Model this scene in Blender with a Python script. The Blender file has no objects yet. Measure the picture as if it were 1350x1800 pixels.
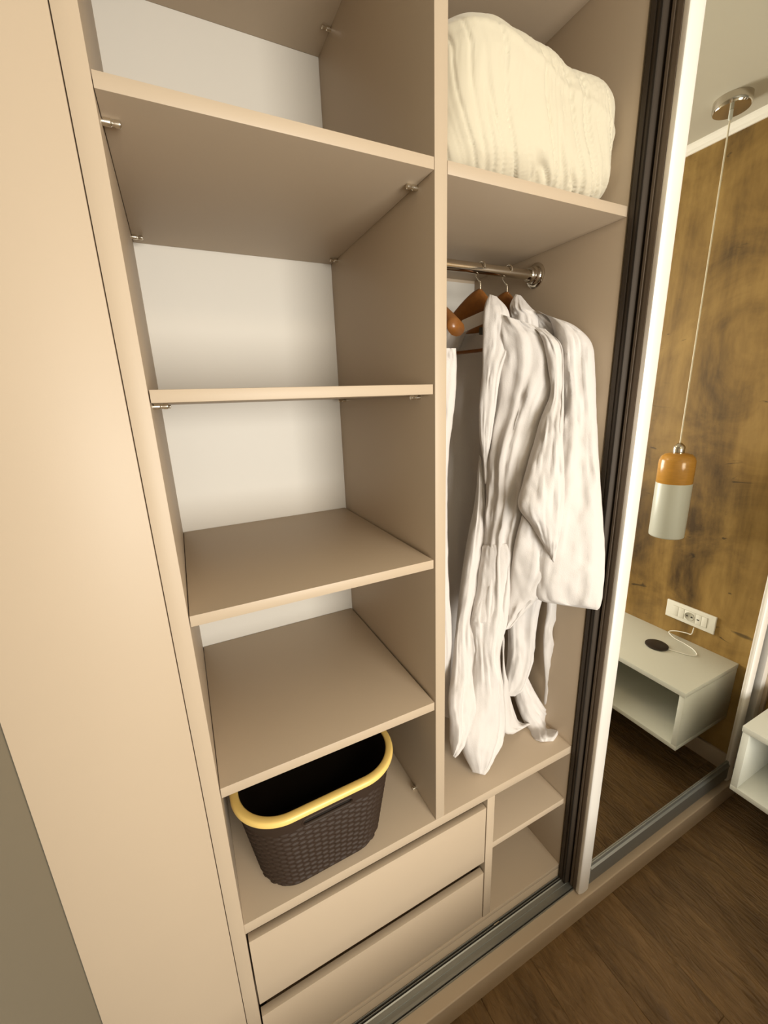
import bpy, bmesh, math, random
from mathutils import Vector, Matrix, noise

random.seed(7)
scene = bpy.context.scene
COL = scene.collection
Z0 = 1.687                      # height of the survey origin above the floor
# ---------------------------------------------------------------- camera
FOC = 719.553                   # focal length in pixels of the 1350 wide frame
YAW, PITCH, ROLL = 0.44927675, -0.26680206, -0.03640855
CAM = Vector((-0.4409, -0.6750, -0.0205 + Z0))
ca, sa, cb, sb, cc, sc = math.cos(YAW), math.sin(YAW), math.cos(PITCH), math.sin(PITCH), math.cos(ROLL), math.sin(ROLL)
FWD = Vector((sa * cb, ca * cb, sb))
r0 = Vector((ca, -sa, 0))
u0 = r0.cross(FWD)
RGT = cc * r0 + sc * u0
UPV = -sc * r0 + cc * u0
cam_d = bpy.data.cameras.new('camera')
cam = bpy.data.objects.new('camera', cam_d)
COL.objects.link(cam)
M = Matrix((RGT, UPV, -FWD)).transposed().to_4x4()
M.translation = CAM
cam.matrix_world = M
cam_d.sensor_fit = 'HORIZONTAL'
cam_d.sensor_width = 36.0
cam_d.lens = FOC / 1350 * 36.0
cam_d.clip_start = 0.01
scene.camera = cam
# ---------------------------------------------------------------- world, lights, exposure
w = bpy.data.worlds.new('world')
scene.world = w
w.use_nodes = True
bg = w.node_tree.nodes['Background']
bg.inputs[0].default_value = (0.9, 0.95, 1.0, 1)
bg.inputs[1].default_value = 1.0
scene.view_settings.view_transform = 'Standard'
scene.view_settings.look = 'None'
scene.view_settings.exposure = 0.0
scene.view_settings.gamma = 1.0
scene.view_settings.use_curve_mapping = False


def area(name, loc, target, sx, sy, power, col):
    d = bpy.data.lights.new(name, 'AREA')
    d.shape = 'RECTANGLE'
    d.size, d.size_y = sx, sy
    d.energy = power
    d.color = col
    o = bpy.data.objects.new(name, d)
    COL.objects.link(o)
    o.location = loc
    o.rotation_euler = (Vector(target) - Vector(loc)).to_track_quat('-Z', 'Y').to_euler()
    return o


area('added_window_light', (0.22, -3.02, 1.42), (0.1, 0.0, 1.40), 1.3, 1.3, 127, (1.0, 0.965, 0.88))  # added main light, stands in for an unseen window behind the camera
area('added_fill_light', (0.1, -1.7, 2.50), (0.1, -1.7, 0.0), 0.42, 0.42, 9, (1.0, 0.74, 0.48))  # added warm fill from above, its source is out of view

# ---------------------------------------------------------------- helpers
def lin(c):
    return tuple(((v / 255) / 12.92 if v / 255 <= 0.04045 else (((v / 255) + 0.055) / 1.055) ** 2.4) for v in c) + (1.0,)


def mat(name, col, rough=0.5, metal=0.0, bump=None, var=None, spec=0.5, sheen=0.0, trans=0.0):
    m = bpy.data.materials.new(name)
    m.use_nodes = True
    nt = m.node_tree
    b = nt.nodes['Principled BSDF']
    b.inputs['Base Color'].default_value = col
    b.inputs['Roughness'].default_value = rough
    b.inputs['Metallic'].default_value = metal
    b.inputs['Specular IOR Level'].default_value = spec
    if sheen:
        b.inputs['Sheen Weight'].default_value = sheen
    if trans:
        b.inputs['Transmission Weight'].default_value = trans
    tc = nt.nodes.new('ShaderNodeTexCoord')
    if var:                                  # (scale vec, amount)
        mp = nt.nodes.new('ShaderNodeMapping')
        mp.inputs['Scale'].default_value = var[0]
        nz = nt.nodes.new('ShaderNodeTexNoise')
        nz.inputs['Scale'].default_value = 1.0
        nz.inputs['Detail'].default_value = 5
        mx = nt.nodes.new('ShaderNodeMix')
        mx.data_type = 'RGBA'
        mx.inputs[6].default_value = tuple(v * (1 - var[1]) for v in col[:3]) + (1,)
        mx.inputs[7].default_value = tuple(min(1, v * (1 + var[1])) for v in col[:3]) + (1,)
        nt.links.new(tc.outputs['Object'], mp.inputs[0])
        nt.links.new(mp.outputs[0], nz.inputs['Vector'])
        nt.links.new(nz.outputs[0], mx.inputs[0])
        nt.links.new(mx.outputs[2], b.inputs['Base Color'])
    if bump:                                 # (scale vec, strength, distance)
        mp = nt.nodes.new('ShaderNodeMapping')
        mp.inputs['Scale'].default_value = bump[0]
        nz = nt.nodes.new('ShaderNodeTexNoise')
        nz.inputs['Scale'].default_value = 1.0
        nz.inputs['Detail'].default_value = 4
        bp = nt.nodes.new('ShaderNodeBump')
        bp.inputs['Strength'].default_value = bump[1]
        bp.inputs['Distance'].default_value = bump[2]
        nt.links.new(tc.outputs['Object'], mp.inputs[0])
        nt.links.new(mp.outputs[0], nz.inputs['Vector'])
        nt.links.new(nz.outputs[0], bp.inputs['Height'])
        nt.links.new(bp.outputs[0], b.inputs['Normal'])
    return m


BEIGE = mat('beige_laminate', (0.46, 0.365, 0.262, 1), 0.50, bump=((350, 350, 350), 0.08, 0.0006), var=((6, 6, 6), 0.02))
WHITEBACK = mat('white_hardboard', (0.58, 0.54, 0.475, 1), 0.5, bump=((120, 120, 120), 0.04, 0.001))
WALLPAINT = mat('white_wall_paint', (0.25, 0.225, 0.17, 1), 0.8, bump=((90, 90, 90), 0.12, 0.001))
CEILPAINT = mat('ceiling_paint', (0.57, 0.54, 0.44, 1), 0.8, bump=((160, 160, 160), 0.1, 0.001))
TRIMWHITE = mat('white_trim', (0.90, 0.87, 0.78, 1), 0.45)
CHROME = mat('chrome', (0.62, 0.57, 0.49, 1), 0.12, 1.0)
STEEL = mat('steel_wire', (0.75, 0.70, 0.60, 1), 0.25, 1.0)
ALU = mat('brushed_aluminium', (0.36, 0.37, 0.35, 1), 0.5, 0.85, bump=((40, 900, 40), 0.05, 0.0004))
ALUV = mat('satin_aluminium_profile', (0.88, 0.84, 0.78, 1), 0.45, 0.35, bump=((900, 900, 12), 0.05, 0.0004))
DARKALU = mat('dark_bronze_profile', (0.125, 0.092, 0.064, 1), 0.55, 0.2, bump=((500, 500, 6), 0.12, 0.0004), var=((200, 200, 5), 0.18))
REARALU = mat('shaded_rear_profile', (0.045, 0.032, 0.021, 1), 0.55, 0.2)  # darker copy of the bronze profile, shadow behind the front door painted in
RUBBER = mat('black_brush_seal', (0.018, 0.012, 0.007, 1), 0.9)
MIRROR = mat('mirror_glass', (0.84, 0.82, 0.76, 1), 0.0, 1.0)
DUVET = mat('cream_cotton', (0.58, 0.525, 0.40, 1), 0.9, sheen=0.2, bump=((60, 60, 60), 0.12, 0.002))
TERRY = mat('white_terry', (0.66, 0.62, 0.59, 1), 0.95, sheen=0.1, bump=((420, 420, 420), 0.35, 0.0018))
_nt = TERRY.node_tree
_tl = _nt.nodes.new('ShaderNodeBsdfTranslucent')
_tl.inputs[0].default_value = (0.80, 0.72, 0.60, 1)
_mx = _nt.nodes.new('ShaderNodeMixShader')
_mx.inputs[0].default_value = 0.08
_out = _nt.nodes['Material Output']
_nt.links.new(_nt.nodes['Principled BSDF'].outputs[0], _mx.inputs[1])
_nt.links.new(_tl.outputs[0], _mx.inputs[2])
_nt.links.new(_mx.outputs[0], _out.inputs[0])
HANGWOOD = mat('varnished_hanger_wood', (0.19, 0.070, 0.014, 1), 0.3, var=((12, 90, 90), 0.3))
HANGLIGHT = mat('light_hanger_wood', (0.50, 0.25, 0.085, 1), 0.35, var=((30, 60, 60), 0.35))
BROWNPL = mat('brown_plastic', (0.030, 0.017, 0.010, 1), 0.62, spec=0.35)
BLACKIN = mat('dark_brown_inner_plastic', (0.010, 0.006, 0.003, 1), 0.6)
YELLOW = mat('yellow_plastic', (0.78, 0.55, 0.17, 1), 0.38, var=((40, 40, 40), 0.05))
LACQ = mat('white_lacquer', (0.60, 0.60, 0.52, 1), 0.35)
SOCKWHITE = mat('socket_white_plastic', (0.74, 0.72, 0.63, 1), 0.35)
SOCKGREY = mat('socket_grey_plastic', (0.42, 0.40, 0.32, 1), 0.5)
DARKPAD = mat('dark_pad_rubber', (0.016, 0.009, 0.005, 1), 0.5)
LAMPWOOD = mat('varnished_lamp_wood', (0.50, 0.25, 0.045, 1), 0.22, var=((25, 25, 160), 0.2))
OPAL = mat('opal_glass', (0.52, 0.53, 0.46, 1), 0.35)
CORD = mat('pale_cord', (0.72, 0.66, 0.50, 1), 0.35)
TAGM = mat('grey_label', (0.10, 0.10, 0.08, 1), 0.8)


def wood_wall_mat():
    m = bpy.data.materials.new('brown_wood_wall')
    m.use_nodes = True
    nt = m.node_tree
    b = nt.nodes['Principled BSDF']
    b.inputs['Roughness'].default_value = 0.5
    tc = nt.nodes.new('ShaderNodeTexCoord')

    def nz(scale, detail=6, dist=0.0, rough=0.55):
        mp = nt.nodes.new('ShaderNodeMapping')
        mp.inputs['Scale'].default_value = scale
        n = nt.nodes.new('ShaderNodeTexNoise')
        n.inputs['Scale'].default_value = 1.0
        n.inputs['Detail'].default_value = detail
        n.inputs['Roughness'].default_value = rough
        n.inputs['Distortion'].default_value = dist
        nt.links.new(tc.outputs['Object'], mp.inputs[0])
        nt.links.new(mp.outputs[0], n.inputs['Vector'])
        return n
    a = nz((1, 7.5, 0.9), 5, 0.5)
    c = nz((1, 3.0, 3.4), 7, 0.9, 0.62)
    d = nz((1, 60, 14), 4)
    k = nz((1, 9, 30), 3, 0.8, 0.5)
    rp = nt.nodes.new('ShaderNodeValToRGB')
    e = rp.color_ramp.elements
    e[0].position, e[0].color = 0.36, (0.060, 0.031, 0.005, 1)
    e[1].position, e[1].color = 0.66, (0.38, 0.240, 0.068, 1)
    x = rp.color_ramp.elements.new(0.50)
    x.color = (0.230, 0.134, 0.031, 1)
    ad = nt.nodes.new('ShaderNodeMath'); ad.operation = 'MULTIPLY_ADD'
    ad.inputs[1].default_value = 0.55
    nt.links.new(a.outputs[0], ad.inputs[0])
    m2 = nt.nodes.new('ShaderNodeMath'); m2.operation = 'MULTIPLY'
    m2.inputs[1].default_value = 0.45
    nt.links.new(c.outputs[0], m2.inputs[0])
    nt.links.new(m2.outputs[0], ad.inputs[2])
    m3 = nt.nodes.new('ShaderNodeMath'); m3.operation = 'MULTIPLY_ADD'
    m3.inputs[1].default_value = 0.10; 
    nt.links.new(d.outputs[0], m3.inputs[0])
    s4 = nt.nodes.new('ShaderNodeMath'); s4.operation = 'SUBTRACT'; s4.inputs[1].default_value = 0.05
    nt.links.new(ad.outputs[0], s4.inputs[0])
    nt.links.new(s4.outputs[0], m3.inputs[2])
    nt.links.new(m3.outputs[0], rp.inputs[0])
    # small dark cracks across the grain
    rk = nt.nodes.new('ShaderNodeValToRGB')
    rk.color_ramp.elements[0].position, rk.color_ramp.elements[0].color = 0.27, (0.35, 0.35, 0.35, 1)
    rk.color_ramp.elements[1].position, rk.color_ramp.elements[1].color = 0.33, (1, 1, 1, 1)
    nt.links.new(k.outputs[0], rk.inputs[0])
    mx = nt.nodes.new('ShaderNodeMix'); mx.data_type = 'RGBA'; mx.blend_type = 'MULTIPLY'
    mx.inputs[0].default_value = 1.0
    nt.links.new(rp.outputs[0], mx.inputs[6])
    nt.links.new(rk.outputs[0], mx.inputs[7])
    nt.links.new(mx.outputs[2], b.inputs['Base Color'])
    bp = nt.nodes.new('ShaderNodeBump')
    bp.inputs['Strength'].default_value = 0.15
    bp.inputs['Distance'].default_value = 0.002
    nt.links.new(c.outputs[0], bp.inputs['Height'])
    nt.links.new(bp.outputs[0], b.inputs['Normal'])
    return m


def floor_mat():
    m = bpy.data.materials.new('dark_brown_embossed_plank')
    m.use_nodes = True
    nt = m.node_tree
    b = nt.nodes['Principled BSDF']
    b.inputs['Roughness'].default_value = 0.5
    tc = nt.nodes.new('ShaderNodeTexCoord')
    oi = nt.nodes.new('ShaderNodeObjectInfo')
    av = nt.nodes.new('ShaderNodeVectorMath'); av.operation = 'ADD'
    ml = nt.nodes.new('ShaderNodeVectorMath'); ml.operation = 'SCALE'; ml.inputs[3].default_value = 7.0
    nt.links.new(oi.outputs['Location'], ml.inputs[0])
    nt.links.new(tc.outputs['Object'], av.inputs[0])
    nt.links.new(ml.outputs[0], av.inputs[1])

    def nz(scale, detail, dist):
        mp = nt.nodes.new('ShaderNodeMapping')
        mp.inputs['Scale'].default_value = scale
        n = nt.nodes.new('ShaderNodeTexNoise')
        n.inputs['Scale'].default_value = 1.0
        n.inputs['Detail'].default_value = detail
        n.inputs['Distortion'].default_value = dist
        nt.links.new(av.outputs[0], mp.inputs[0])
        nt.links.new(mp.outputs[0], n.inputs['Vector'])
        return n
    g = nz((48, 11, 1), 8, 1.6)
    h = nz((9, 2.2, 1), 6, 0.8)
    f = nz((160, 30, 1), 4, 0.4)
    rp = nt.nodes.new('ShaderNodeValToRGB')
    e = rp.color_ramp.elements
    e[0].position, e[0].color = 0.32, (0.085, 0.046, 0.014, 1)
    e[1].position, e[1].color = 0.70, (0.24, 0.142, 0.056, 1)
    s = nt.nodes.new('ShaderNodeMath'); s.operation = 'MULTIPLY_ADD'; s.inputs[1].default_value = 0.35
    t = nt.nodes.new('ShaderNodeMath'); t.operation = 'MULTIPLY'; t.inputs[1].default_value = 0.65
    nt.links.new(g.outputs[0], s.inputs[0])
    nt.links.new(h.outputs[0], t.inputs[0])
    nt.links.new(t.outputs[0], s.inputs[2])
    r_ = nt.nodes.new('ShaderNodeMath'); r_.operation = 'MULTIPLY_ADD'; r_.inputs[1].default_value = 0.10
    nt.links.new(oi.outputs['Random'], r_.inputs[0])
    s2 = nt.nodes.new('ShaderNodeMath'); s2.operation = 'SUBTRACT'; s2.inputs[1].default_value = 0.05
    nt.links.new(s.outputs[0], s2.inputs[0])
    nt.links.new(s2.outputs[0], r_.inputs[2])
    nt.links.new(r_.outputs[0], rp.inputs[0])
    nt.links.new(rp.outputs[0], b.inputs['Base Color'])
    bp = nt.nodes.new('ShaderNodeBump')
    bp.inputs['Strength'].default_value = 0.9
    bp.inputs['Distance'].default_value = 0.012
    nt.links.new(g.outputs[0], bp.inputs['Height'])
    bp2 = nt.nodes.new('ShaderNodeBump')
    bp2.inputs['Strength'].default_value = 0.35
    bp2.inputs['Distance'].default_value = 0.0015
    nt.links.new(f.outputs[0], bp2.inputs['Height'])
    nt.links.new(bp.outputs[0], bp2.inputs['Normal'])
    nt.links.new(bp2.outputs[0], b.inputs['Normal'])
    return m


WOODWALL = wood_wall_mat()
PLANK = floor_mat()


def link(name, me, m, parent=None, smooth=False):
    o = bpy.data.objects.new(name, me)
    COL.objects.link(o)
    if m:
        me.materials.append(m)
    if smooth:
        for p in me.polygons:
            p.use_smooth = True
    if parent:
        o.parent = parent
        o.matrix_parent_inverse = parent.matrix_world.inverted()
    return o


def from_bm(name, bm, m, parent=None, smooth=False, autosmooth=None):
    bmesh.ops.recalc_face_normals(bm, faces=bm.faces)
    me = bpy.data.meshes.new(name)
    bm.to_mesh(me)
    bm.free()
    o = link(name, me, m, parent, smooth)
    if autosmooth:
        for e in me.edges:
            pass
        try:
            me.set_sharp_from_angle(angle=autosmooth)
        except Exception:
            pass
    return o


def thing(name, loc, label, cat, group=None, rz=0.0):
    o = bpy.data.objects.new(name, None)
    COL.objects.link(o)
    o.empty_display_size = 0.05
    o.matrix_world = Matrix.Translation(Vector(loc)) @ Matrix.Rotation(rz, 4, 'Z')
    o['label'] = label
    o['category'] = cat
    if group:
        o['group'] = group
    return o


def struct(o):
    o['kind'] = 'structure'
    return o


def add_box(bm, x0, x1, y0, y1, z0, z1):
    """z in survey heights (0 = survey origin)"""
    vs = [bm.verts.new((x, y, z + Z0)) for z in (z0, z1) for y in (y0, y1) for x in (x0, x1)]
    for f in ((0, 1, 3, 2), (4, 6, 7, 5), (0, 4, 5, 1), (2, 3, 7, 6), (0, 2, 6, 4), (1, 5, 7, 3)):
        bm.faces.new([vs[i] for i in f])
    return vs


def box(name, x0, x1, y0, y1, z0, z1, m, parent=None, bev=0.0008, seg=2):
    bm = bmesh.new()
    add_box(bm, x0, x1, y0, y1, z0, z1)
    if bev:
        bmesh.ops.bevel(bm, geom=bm.edges[:], offset=bev, segments=seg, affect='EDGES', profile=0.5)
    return from_bm(name, bm, m, parent, smooth=bool(bev), autosmooth=math.radians(35) if bev else None)


def extrude_poly(name, pts, axis, a0, a1, m, parent=None, smooth=False):
    """pts polygon extruded along axis: 'x' -> pts are (y,z); 'z' -> pts are (x,y)"""
    bm = bmesh.new()
    def mk(p, a):
        return (a, p[0], p[1] + Z0) if axis == 'x' else (p[0], p[1], a + Z0)
    A = [bm.verts.new(mk(p, a0)) for p in pts]
    B = [bm.verts.new(mk(p, a1)) for p in pts]
    n = len(pts)
    for i in range(n):
        bm.faces.new((A[i], A[(i + 1) % n], B[(i + 1) % n], B[i]))
    bm.faces.new(A)
    bm.faces.new(B[::-1])
    return from_bm(name, bm, m, parent, smooth, math.radians(30) if smooth else None)


def lathe(name, prof, origin, m, parent=None, axis='z', seg=40, smooth=True):
    """prof: list of (radius, height) ; origin world point"""
    bm = bmesh.new()
    rings = []
    for r, h in prof:
        ring = []
        if r < 1e-6:
            p = {'z': (0, 0, h), 'x': (h, 0, 0), 'y': (0, h, 0)}[axis]
            ring = [bm.verts.new(Vector(origin) + Vector(p))]
        else:
            for i in range(seg):
                a = 2 * math.pi * i / seg
                c_, s_ = r * math.cos(a), r * math.sin(a)
                p = {'z': (c_, s_, h), 'x': (h, c_, s_), 'y': (c_, h, s_)}[axis]
                ring.append(bm.verts.new(Vector(origin) + Vector(p)))
        rings.append(ring)
    for a, b in zip(rings, rings[1:]):
        if len(a) == 1 and len(b) == 1:
            continue
        for i in range(seg):
            j = (i + 1) % seg
            if len(a) == 1:
                bm.faces.new((a[0], b[i], b[j]))
            elif len(b) == 1:
                bm.faces.new((a[i], a[j], b[0]))
            else:
                bm.faces.new((a[i], a[j], b[j], b[i]))
    return from_bm(name, bm, m, parent, smooth, math.radians(40))


def catmull(P, t):
    """P list of vectors/tuples, t in [0, len-1]"""
    n = len(P)
    i = min(int(t), n - 2)
    f = t - i
    p1, p2 = P[i], P[i + 1]
    p0 = P[i - 1] if i > 0 else tuple(2 * a - b for a, b in zip(p1, p2))
    p3 = P[i + 2] if i + 2 < n else tuple(2 * b - a for a, b in zip(p1, p2))
    return tuple(0.5 * ((2 * b) + (-a + c) * f + (2 * a - 5 * b + 4 * c - d) * f * f + (-a + 3 * b - 3 * c + d) * f ** 3)
                 for a, b, c, d in zip(p0, p1, p2, p3))


def wire(name, pts, r, m, parent=None, seg=8, steps=8, closed_ends=True):
    """round wire through points (survey heights already raised by caller)"""
    P = [tuple(p) for p in pts]
    path = [Vector(catmull(P, k / steps)) for k in range((len(P) - 1) * steps + 1)]
    bm = bmesh.new()
    rings = []
    up = Vector((0.123, 0.31, 0.94)).normalized()
    for i, p in enumerate(path):
        t = (path[min(i + 1, len(path) - 1)] - path[max(i - 1, 0)]).normalized()
        a = (up - t * up.dot(t)).normalized()
        b = t.cross(a)
        up = a
        rings.append([bm.verts.new(p + r * (math.cos(2 * math.pi * k / seg) * a + math.sin(2 * math.pi * k / seg) * b)) for k in range(seg)])
    for A, B in zip(rings, rings[1:]):
        for k in range(seg):
            bm.faces.new((A[k], A[(k + 1) % seg], B[(k + 1) % seg], B[k]))
    bm.faces.new(rings[0]); bm.faces.new(rings[-1][::-1])
    return from_bm(name, bm, m, parent, True, math.radians(50))


# ---------------------------------------------------------------- setting
XL, XR, YB, YF, ZF, ZC = -0.729, 1.545, 0.56, -3.15, -1.687, 0.905
struct(box('wall_left', XL - 0.1, XL, YF, YB, ZF, ZC, WALLPAINT, bev=0))
struct(box('wall_right', XR, XR + 0.1, YF, YB, ZF, ZC, WOODWALL, bev=0))
struct(box('wall_back', XL - 0.1, XR + 0.1, YB, YB + 0.1, ZF, ZC, WALLPAINT, bev=0))
struct(box('ceiling', XL - 0.1, XR + 0.1, YF - 0.1, YB + 0.1, ZC, ZC + 0.1, CEILPAINT, bev=0))
# wall behind the photographer with an unseen window opening added for the main light
bm = bmesh.new()
wx0, wx1, wz0, wz1 = -0.48, 0.92, -0.98, 0.40
add_box(bm, XL - 0.1, wx0, YF - 0.1, YF, ZF, ZC)
add_box(bm, wx1, XR + 0.1, YF - 0.1, YF, ZF, ZC)
add_box(bm, wx0, wx1, YF - 0.1, YF, ZF, wz0)
add_box(bm, wx0, wx1, YF - 0.1, YF, wz1, ZC)
struct(from_bm('wall_front', bm, mat('taupe_wall_paint', (0.30, 0.24, 0.17, 1), 0.8)))
bm = bmesh.new()
for a in ((wx0, wx1, wz0, wz0 + .05), (wx0, wx1, wz1 - .05, wz1), (wx0, wx0 + .05, wz0, wz1), (wx1 - .05, wx1, wz0, wz1), (.20, .24, wz0, wz1)):
    add_box(bm, a[0], a[1], YF - 0.08, YF - 0.03, a[2], a[3])
struct(from_bm('added_window_1', bm, TRIMWHITE))  # unseen frame, added to go with the main area light
# floor : slab + planks
floor = struct(box('floor', XL - 0.1, XR + 0.1, YF - 0.1, YB + 0.1, ZF - 0.06, ZF - 0.010, RUBBER, bev=0))
PW, PL = 0.19, 1.28
meshes = {}
k = 0
for i in range(-10, 3):
    x0 = 1.046 + i * PW
    x1 = x0 + PW
    off = (i * 0.437) % 1.0 * PL
    y = -0.02 + off
    while y > YF:
        ya, yb = max(y - PL, YF), min(y, -0.02)
        xa, xb = max(x0, XL), min(x1, XR)
        if yb - ya > 0.03 and xb - xa > 0.01:
            bm = bmesh.new()
            g = 0.0002
            cx_, cy_ = (xa + xb) / 2, (ya + yb) / 2
            hx, hy = (xb - xa) / 2 - g, (yb - ya) / 2 - g
            b_ = 0.0012
            lo = [bm.verts.new((sx * hx, sy * hy, -0.010)) for sx, sy in ((-1, -1), (1, -1), (1, 1), (-1, 1))]
            mi = [bm.verts.new((sx * hx, sy * hy, -b_)) for sx, sy in ((-1, -1), (1, -1), (1, 1), (-1, 1))]
            hi = [bm.verts.new((sx * (hx - b_), sy * (hy - b_), 0)) for sx, sy in ((-1, -1), (1, -1), (1, 1), (-1, 1))]
            for A, B in ((lo, mi), (mi, hi)):
                for q in range(4):
                    bm.faces.new((A[q], A[(q + 1) % 4], B[(q + 1) % 4], B[q]))
            bm.faces.new(hi)
            me = bpy.data.meshes.new('plank')
            bm.to_mesh(me); bm.free()
            o = link('plank', me, PLANK, None)
            o.location = (cx_, cy_, 0)
            o.parent = floor
        y -= PL
# cornice along the wood wall, small ogee
cor = [(XR, 0.877), (XR - 0.006, 0.877), (XR - 0.008, 0.884), (XR - 0.013, 0.888), (XR - 0.018, 0.895), (XR - 0.020, 0.900), (XR - 0.026, 0.905), (XR, 0.905)]
bm = bmesh.new()
A = [bm.verts.new((p[0], YF, p[1] + Z0)) for p in cor]
B = [bm.verts.new((p[0], 0.0, p[1] + Z0)) for p in cor]
for i in range(len(cor)):
    bm.faces.new((A[i], A[(i + 1) % len(cor)], B[(i + 1) % len(cor)], B[i]))
struct(from_bm('trim_1', bm, TRIMWHITE))
struct(box('baseboard_right', XR - 0.015, XR, YF, -0.09, ZF, ZF + 0.085, BEIGE, bev=0.002))

# ---------------------------------------------------------------- wardrobe
T = 0.0181
D = 0.517
zT, zA, zB, zC_, zD, zE = 0.7962, 0.361, 0.0047, -0.3461, -0.7002, -1.0588
xr = 0.491
W = thing('wardrobe', (0.4, 0.25, 0.0), 'tall beige built-in wardrobe with open shelves, hanging space, drawers and mirrored sliding door', 'wardrobe')
bx = lambda n, *a, **k_: box(n, *a, BEIGE, W, **k_)
bx('filler_panel', XL + 0.001, -0.5008, 0.0, 0.018, ZF + 0.0, ZC - 0.001)
sp = bx('side_panel', -0.4995, -0.472, 0.0, D, -1.566, 0.82)
bx('divider_panel', 0.0, 0.0255, 0.0, D, zE, zT)
bx('side_panel', xr, xr + 0.0255, 0.0, D, -1.566, 0.82)
bx('top_panel', -0.472, xr, 0.0, D, zT, zT + 0.024)
bx('fascia_panel', -0.4995, XR - 0.001, 0.0, 0.018, 0.82, ZC - 0.001)
bx('middle_board', -0.472, xr, 0.0, D, zE - 0.027, zE)
bx('drawer_divider', 0.168, 0.1945, 0.0, D, -1.548, zE - 0.027)
bx('bottom_panel', -0.472, xr, 0.0, D, -1.566, -1.548)
bx('plinth', XL + 0.001, XR - 0.001, -0.0, 0.016, ZF, -1.566)
sp = box('back_panel', -0.472, 0.0, D, D + 0.006, zE, zT, WHITEBACK, W, bev=0)
sp['label'] = 'white back panel'
sp = box('back_panel', 0.0255, xr, D, D + 0.006, zE, zA - T - 0.010, WHITEBACK, W, bev=0)
sp['label'] = 'white back panel'
bx('back_panel', 0.0255, xr, D, D + 0.006, zA - T - 0.010, zT, bev=0)
bx('back_panel', -0.472, xr, D, D + 0.006, -1.548, zE - 0.027, bev=0)
# shelves
bx('shelf', -0.4712, -0.0006, 0.0, D - 0.002, zA - T, zA)
bx('shelf', -0.4705, -0.0045, 0.0, D - 0.002, zB - T, zB)
bx('shelf', -0.4705, -0.0045, 0.0, D - 0.002, zC_ - 0.0195, zC_)
bx('shelf', -0.4705, -0.0035, 0.0, D - 0.002, zD - 0.022, zD)
bx('shelf', 0.026, xr - 0.0005, 0.0, D - 0.002, zA - 0.020, zA - 0.0)
bx('shelf', 0.195, xr - 0.0005, 0.006, D - 0.002, -1.292, -1.271)
# drawers
for z0_, z1_ in ((-1.3165, -1.1145), (-1.5425, -1.3595)):
    dr = box('drawer', -0.455, 0.155, 0.020, 0.47, z0_ + 0.012, z1_ - 0.05, BEIGE, W, bev=0)
    box('drawer_front', -0.4685, 0.1645, 0.0, 0.0182, z0_, z1_, BEIGE, dr, bev=0.001)
# shelf pins
def pin(x, y, z, s):
    lathe('shelf_pin', [(0, 0), (0.0042, 0), (0.0045, s * 0.002), (0.0045, s * 0.010), (0.0032, s * 0.0115), (0.0032, s * 0.014), (0.0042, s * 0.0155), (0.0042, s * 0.021), (0.003, s * 0.022), (0, s * 0.022)],
          (x, y, z - 0.0046 + Z0), STEEL, W, axis='x', seg=16)
for z_ in (zA - T, zB - T):
    for y_ in (0.055, 0.465):
        pin(-0.472, y_, z_, 1)
        pin(0.0, y_, z_, -1)
pin(0.0, 0.425, zT, -1)
pin(0.0, 0.10, zE + 0.0092, -0.5)
# base beam, tracks
def rounded(pts, r, n=4):
    out = []
    N = len(pts)
    for i, p in enumerate(pts):
        rr = r[i] if isinstance(r, (list, tuple)) else r
        if rr <= 0:
            out.append(p); continue
        a, c = Vector(pts[i - 1]), Vector(pts[(i + 1) % N])
        b = Vector(p)
        da, dc = (a - b).normalized(), (c - b).normalized()
        p1, p2 = b + da * rr, b + dc * rr
        for k_ in range(n + 1):
            t = k_ / n
            q = (1 - t) ** 2 * p1 + 2 * t * (1 - t) * b + t * t * p2
            out.append((q.x, q.y))
    return out
extrude_poly('base_beam', rounded([(-0.0865, ZF), (-0.0865, -1.606), (-0.0005, -1.606), (-0.0005, ZF)], [0, 0.004, 0, 0]), 'x', XL + 0.001, XR - 0.001, BEIGE, W, True)
tr = [(-0.0525, -1.606), (-0.0525, -1.5995), (-0.0510, -1.5995), (-0.0505, -1.6045), (-0.0475, -1.6045), (-0.0470, -1.6000),
      (-0.040, -1.6005), (-0.032, -1.6025), (-0.029, -1.6030), (-0.0285, -1.6010), (-0.017, -1.6010), (-0.0140, -1.5995), (-0.0132, -1.6046), (-0.0098, -1.6046), (-0.0092, -1.5998),
      (-0.0078, -1.5998), (-0.0072, -1.6046), (-0.0035, -1.6046), (-0.0030, -1.5990), (-0.0015, -1.5990), (-0.0015, -1.606)]
o = extrude_poly('bottom_track', tr, 'x', XL + 0.002, XR - 0.002, ALU, W)
o['label'] = 'grooved aluminium floor track'
for ya, yb in ((-0.0505, -0.0475), (-0.0132, -0.0098), (-0.0072, -0.0035)):
    box('track_groove', XL + 0.002, XR - 0.002, ya, yb, -1.6046, -1.6038, RUBBER, W, bev=0)
o = box('track_stop', 0.206, 0.226, -0.0098, -0.0068, -1.602, -1.598, STEEL, W, bev=0.0005)
o = box('top_track', XL + 0.002, XR - 0.002, -0.086, -0.0005, 0.862, 0.900, ALU, W, bev=0.001)
bx('end_panel', 1.527, XR - 0.001, -0.086, -0.0005, -1.606, 0.862)
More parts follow.
